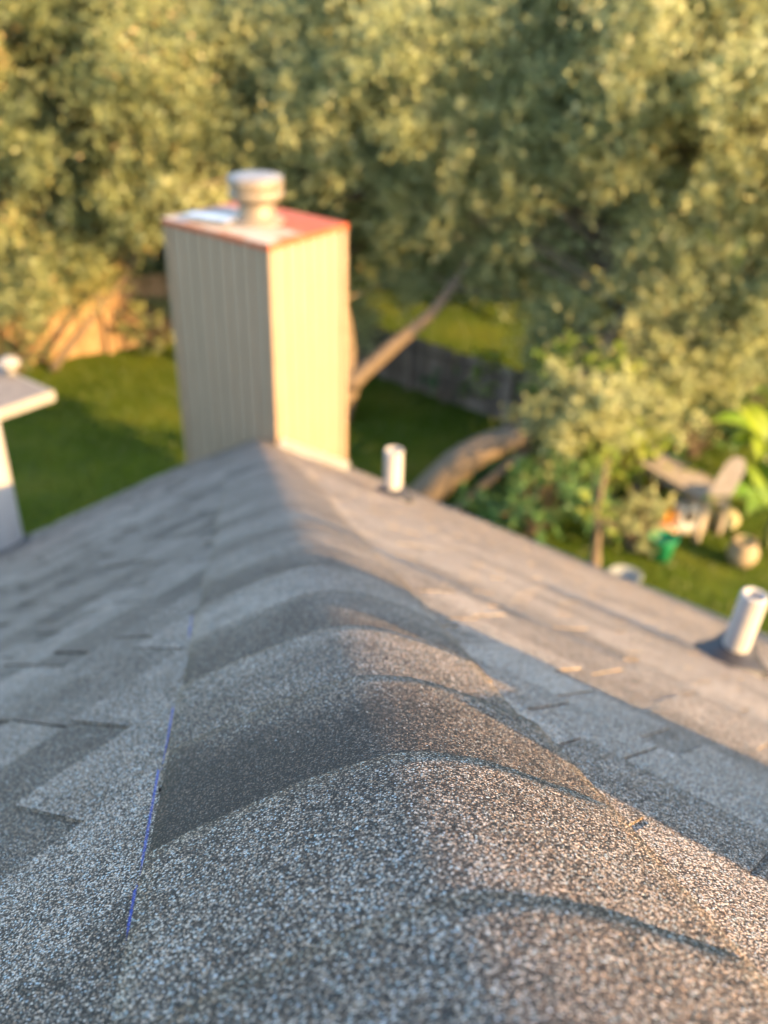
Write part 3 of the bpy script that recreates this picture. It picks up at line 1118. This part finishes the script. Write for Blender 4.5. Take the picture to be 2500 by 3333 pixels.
def bspecs(k, tone):
    return [(2 * math.pi * i / k + random.uniform(-.3, .3), random.uniform(.9, 1.4), random.uniform(.6, 1.15), min(1, max(0, tone + random.uniform(-.3, .3)))) for i in range(k)]


banana('banana plant with long lime leaves beside the pale plank', at_height(1622, 1105, 0), bspecs(9, .7), 1.2)
banana('banana plant with dark leaves behind the lime banana plant', at_height(1660, 1050, 0), bspecs(9, .45), 1.5)
banana('short banana plant with broad leaves low by the lawn', at_height(1655, 1180, 0), bspecs(8, .5), .6)

# small bare-stemmed tree poking up behind the sunlit eave
tb = at_height(1278, 1255, 0)
root = empty('small_tree', tb, 'small tree with a pale flared stem behind the sunlit eave', 'tree')
w = MB()
tt = at_dist(1290, 1110, np.linalg.norm(tb - (0, 0, CAM_H)) * .93)
w.tube(bez(tb, (tb + tt) / 2 + (.05, 0, 0), tt, 7), [.13, .10, .08, .06, .05, .045, .04], 9, jitter=.05)
cs = []
for k in range(9):
    p = tt + rng.normal(0, .28, 3) + (0, 0, .3)
    cs.append(p)
    w.tube(bez(tt, (tt + p) / 2 + (0, 0, .05), p, 4), [.03, .022, .016, .01], 5, cap=False)
w.build('trunk', M_BARK, root, True)
V, T = leaves(cs, [.2] * len(cs), 150, .07, [rng.uniform(.4, 1) for _ in cs])
tag(poly_mesh('crown', V, 4, T, M_LIME, root), kind='stuff')


# ------------------------------------------------------------------ fences
def fence(label, p0, p1, h, mat, w=.14, rails=(.3, .8), wob=.02):
    p0, p1 = np.asarray(p0), np.asarray(p1)
    d = p1 - p0; L = np.linalg.norm(d); d /= L
    nn = np.cross(d, Z)
    root = empty('fence', (p0 + p1) / 2, label, 'fence')
    n = int(L / (w + .008))
    me = None
    for k in range(n):
        if me is None:
            mb = MB()
            hw, th = w / 2, .009
            sec = [(-hw, 0), (hw, 0), (hw, h - .03), (hw - .03, h), (-hw + .03, h), (-hw, h - .03)]
            mb.prism([np.array((x, -th, z)) for x, z in sec], [np.array((x, th, z)) for x, z in sec])
            o = mb.build('board', mat)
            me = o.data
        else:
            o = bpy.data.objects.new('board', me)
            C.objects.link(o)
        o.parent = root
        c = p0 + d * (k + .5) * (w + .008) - (p0 + p1) / 2
        o.location = tuple(c + nn * random.uniform(-.004, .004) + Z * random.uniform(-wob, wob))
        o.rotation_euler = (random.uniform(-.01, .01), random.uniform(-.012, .012), math.atan2(d[1], d[0]))
    for f in rails:
        mb = MB()
        mb.box((p0 + p1) / 2 + Z * h * f + nn * .032, (d, Z, nn), (L / 2, .04, .019))
        mb.build('rail', mat, root)
    for k in range(int(L / 2.4) + 1):
        mb = MB()
        mb.box(p0 + d * min(L, k * 2.4) + Z * h * .48 + nn * .098, (d, Z, nn), (.045, h * .5, .045))
        mb.build('post', mat, root)
    return root


g0, g1 = at_height(-60, 806, 0), at_height(350, 742, 0)
fd = (g1 - g0) / np.linalg.norm(g1 - g0)
h0_, h1_ = at_height(803, 808, 0), at_height(1043, 894, 0)
he = (h1_ - h0_) / np.linalg.norm(h1_ - h0_)
# the two runs meet at the corner of the yard
A_ = np.array([[fd[0], -he[0]], [fd[1], -he[1]]])
tt_ = np.linalg.solve(A_, (h0_ - g0)[:2])
corner = g0 + fd * tt_[0]
print('fence corner', corner, g0, h1_)
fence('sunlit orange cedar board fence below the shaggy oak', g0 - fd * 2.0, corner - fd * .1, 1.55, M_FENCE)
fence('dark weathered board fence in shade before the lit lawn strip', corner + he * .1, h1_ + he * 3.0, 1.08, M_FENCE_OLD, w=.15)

# ------------------------------------------------------------------ patio cover at the left
M_PATIO = noise_mat('patio_roofing', (.12, .115, .11), (.18, .17, .16), 9, .85, .3, .006)
M_WHITE = plain('white_paint', (.25, .24, .22), .5, .08)
pc = at_height(112, 846, 3.0)
pr = empty('patio_cover', (pc - dR * 1.5 + dL * 1.2) * (1, 1, 0), 'flat grey patio cover with white fascia at the lawn edge', 'patio cover')
m = MB()
ctr = pc - dR * 1.6 + dL * 1.25
m.box(ctr - .03 * Z, (dR, dL, Z), (1.58, 1.23, .03)); m.build('roof', M_PATIO, pr)
for c, ax, hs in ((ctr - dL * 1.25, (dR, Z, dL), (1.62, .06, .02)), (ctr + dR * 1.6, (dL, Z, dR), (1.23, .06, .02)),
                  (ctr + dL * 1.25, (dR, Z, dL), (1.62, .06, .02)), (ctr - dR * 1.6, (dL, Z, dR), (1.23, .06, .02))):
    m = MB(); m.box(c - .05 * Z, ax, hs); m.build('fascia', M_WHITE, pr)
for sa in (-1.0, -.15):
    for sb in (-.6, 1):
        m = MB(); q_ = ctr + sa * 1.45 * dR + sb * 1.1 * dL
        m.box(q_ * (1, 1, 0) + 1.46 * Z, (dR, dL, Z), (.05, .05, 1.46)); m.build('post', M_WHITE, pr)
kp = at_height(24, 806, 3.03)
m = MB(); m.lathe(kp, [(.06, 0), (.06, .10), (.13, .11), (.13, .15), (.08, .20), (.001, .215)], sides=20)
tag(m.build('roof_vent', M_WHITE, None, True), 'small white round vent standing on the patio cover', 'vent')

# ------------------------------------------------------------------ garden table and clutter
ta, tb_ = at_height(1400, 985, .75), at_height(1560, 1075, .75)
tc_ = (ta + tb_) / 2
td = (tb_ - ta); TL = np.linalg.norm(td); td /= TL
tn = np.cross(Z, td)
tr_ = empty('garden_table', tc_ * (1, 1, 0), 'weathered plank garden table under the leaning oak', 'table')
for k in range(5):
    m = MB(); m.box(tc_ + tn * (k - 2) * .125, (td, tn, Z), (TL / 2 + random.uniform(-.02, .03), .059, .017)); m.build('plank', M_TABLE, tr_)
for sa in (-1, 1):
    for sb in (-1, 1):
        m = MB(); m.box((tc_ + td * sa * (TL / 2 - .1) + tn * sb * .24) * (1, 1, 0) + .366 * Z, (td, tn, Z), (.04, .04, .366)); m.build('leg', M_TABLE, tr_)
for sb in (-1, 1):
    m = MB(); m.box(tc_ + tn * sb * .282 - .068 * Z, (td, tn, Z), (TL / 2 - .05, .014, .05)); m.build('apron', M_TABLE, tr_)
# pot with a pale plant on the table
pp = at_height(1432, 985, .77); pp = tc_ + td * ((pp - tc_) @ td) + .018 * Z
pot = empty('potted_plant', pp, 'white pot with grey-green leaves on the garden table', 'potted plant')
m = MB(); m.lathe(pp, [(.001, .002), (.09, .0), (.13, .2), (.14, .22), (.12, .22), (.10, .19), (.001, .19)], sides=20); m.build('pot', M_WHITE, pot, True)
V, T = leaves([pp + (0, 0, .32)], [.2], 300, .09, [.5])
tag(poly_mesh('foliage', V, 4, T, leaf_mat('sage_leaf', [(0, (.2, .27, .2)), (1, (.5, .56, .45))]), pot), kind='stuff')
# a long pale plank leaning off the table end
m = MB()
q0, q1 = at_height(1545, 1085, .80), at_dist(1600, 990, np.linalg.norm(at_height(1545, 1085, .8) - (0, 0, CAM_H)) * 1.0)
dd = q1 - q0; LL = np.linalg.norm(dd); dd /= LL
sx = np.cross(dd, ray(1570, 1040)); sx /= np.linalg.norm(sx); nz_ = np.cross(sx, dd)
sec = [(-.13, 0), (-.15, LL * .35), (-.14, LL * .8), (-.09, LL * .97), (0, LL * 1.02), (.09, LL * .97), (.14, LL * .8), (.15, LL * .35), (.13, 0)]
m.prism([q0 + sx * x + dd * y + nz_ * .02 for x, y in sec], [q0 + sx * x + dd * y - nz_ * .02 for x, y in sec])
tag(m.build('board_seat', plain('pale_board', (.27, .235, .19), .6)), 'pale rounded board leaning up against the end of the garden table', 'board')
# white box fan on the ground by the table
fb = at_height(1482, 1150, 0)
fan = empty('box_fan', fb, 'square white box fan with a dark centre before the garden table', 'fan')
fx = np.array([1.0, .25, 0]); fx /= np.linalg.norm(fx); fy = np.cross(Z, fx)
for c, hs in (((-.25, .28), (.03, .28)), ((.25, .28), (.03, .28)), ((0, .03), (.22, .03)), ((0, .53), (.22, .03))):
    m = MB(); m.box(fb + fx * c[0] + Z * c[1], (fx, Z, fy), (hs[0], hs[1], .06)); m.build('frame', M_WHITE, fan)
m = MB(); m.box(fb + Z * .28 + fy * .01, (fx, Z, fy), (.22, .22, .02)); m.build('grille', plain('fan_grille', (.30, .33, .38), .5), fan)
m = MB(); m.lathe(fb + Z * .28 - fy * .012, [(.001, .02), (.09, .02), (.11, 0)], ax=-fy, sides=18); m.build('hub', M_RUBBER, fan, True)
# brown wooden crate under the table
cb = at_height(1440, 1085, 0)
cr = empty('wooden_crate', cb, 'brown wooden slat crate under the garden table', 'crate')
M_CRATE = noise_mat('crate_wood', (.16, .075, .03), (.27, .14, .06), 6, .8, .2, .004, tonevar=.4)
for k in range(4):
    for sg in (-1, 1):
        m = MB(); m.box(cb + td * 0 + tn * sg * .2 + Z * (.06 + .115 * k), (td, Z, tn), (.3, .05, .01)); m.build('slat', M_CRATE, cr)
        m = MB(); m.box(cb + td * sg * .3 + Z * (.06 + .115 * k), (tn, Z, td), (.188, .05, .01)); m.build('slat', M_CRATE, cr)
# green bucket, flowers, pots
gb = at_height(1425, 1205, 0)
bk = empty('bucket', gb, 'green plastic bucket on the grass beside the olive brown bush', 'bucket')
m = MB(); m.lathe(gb, [(.001, .003), (.14, .0), (.19, .34), (.205, .345), (.205, .37), (.185, .37), (.14, .05), (.001, .04)], sides=24)
m.build('body', plain('green_plastic', (.015, .24, .10), .4), bk, True)
m = MB(); m.tube([gb + np.array((.195 * math.cos(a), .05, .36 + .17 * math.sin(a))) for a in np.linspace(0, math.pi, 9)], [.006] * 9, 6)
m.build('handle', M_ALU, bk, True)
of = at_height(1438, 1165, 0)
fl = empty('flower_pot', of, 'terracotta pot of orange flowers behind the green bucket', 'potted plant')
m = MB(); m.lathe(of, [(.001, .002), (.10, 0), (.14, .2), (.155, .2), (.155, .24), (.13, .24), (.001, .2)], sides=20); m.build('pot', plain('terracotta', (.42, .18, .08), .7), fl, True)
V, T = leaves([of + (0, 0, .36)], [.18], 330, .07, [.6])
tag(poly_mesh('flowers', V, 4, T, leaf_mat('orange_petal', [(0, (.12, .2, .03)), (.45, (.2, .24, .03)), (.5, (.75, .32, .03)), (1, (.85, .5, .06))]), fl), kind='stuff')
cp_ = at_height(1598, 1218, 0)
pt = empty('garden_urn', cp_, 'cream garden urn with a dark top alone on the lawn', 'urn')
m = MB(); m.lathe(cp_, [(.001, .002), (.13, 0), (.21, .12), (.22, .24), (.16, .36), (.17, .40), (.15, .40), (.12, .34), (.001, .3)], sides=24); m.build('body', plain('cream_clay', (.24, .19, .12), .7), pt, True)
V, T = leaves([cp_ + (0, 0, .42)], [.14], 220, .06, [.2])
tag(poly_mesh('foliage', V, 4, T, M_SHRUB, pt), kind='stuff')
# pale tub and cushion
wt_ = at_height(1345, 1268, 0)
m = MB(); m.lathe(wt_, [(.001, .002), (.16, 0), (.22, .2), (.24, .21), (.22, .22), (.15, .05), (.001, .04)], sides=24)
tag(m.build('wash_tub', plain('pale_plastic', (.22, .24, .23), .5), None, True), 'pale round tub on the lawn by the small tree', 'tub')
cu = at_height(1555, 1130, 0)
m = MB(); m.lathe(cu, [(.001, .003), (.2, .0), (.27, .05), (.28, .12), (.24, .19), (.12, .215), (.001, .21)], sides=24)
tag(m.build('floor_cushion', plain('straw_fabric', (.26, .24, .13), .9), None, True), 'flat straw coloured round cushion on the ground past the fan', 'cushion')
print('objects', len(bpy.data.objects))
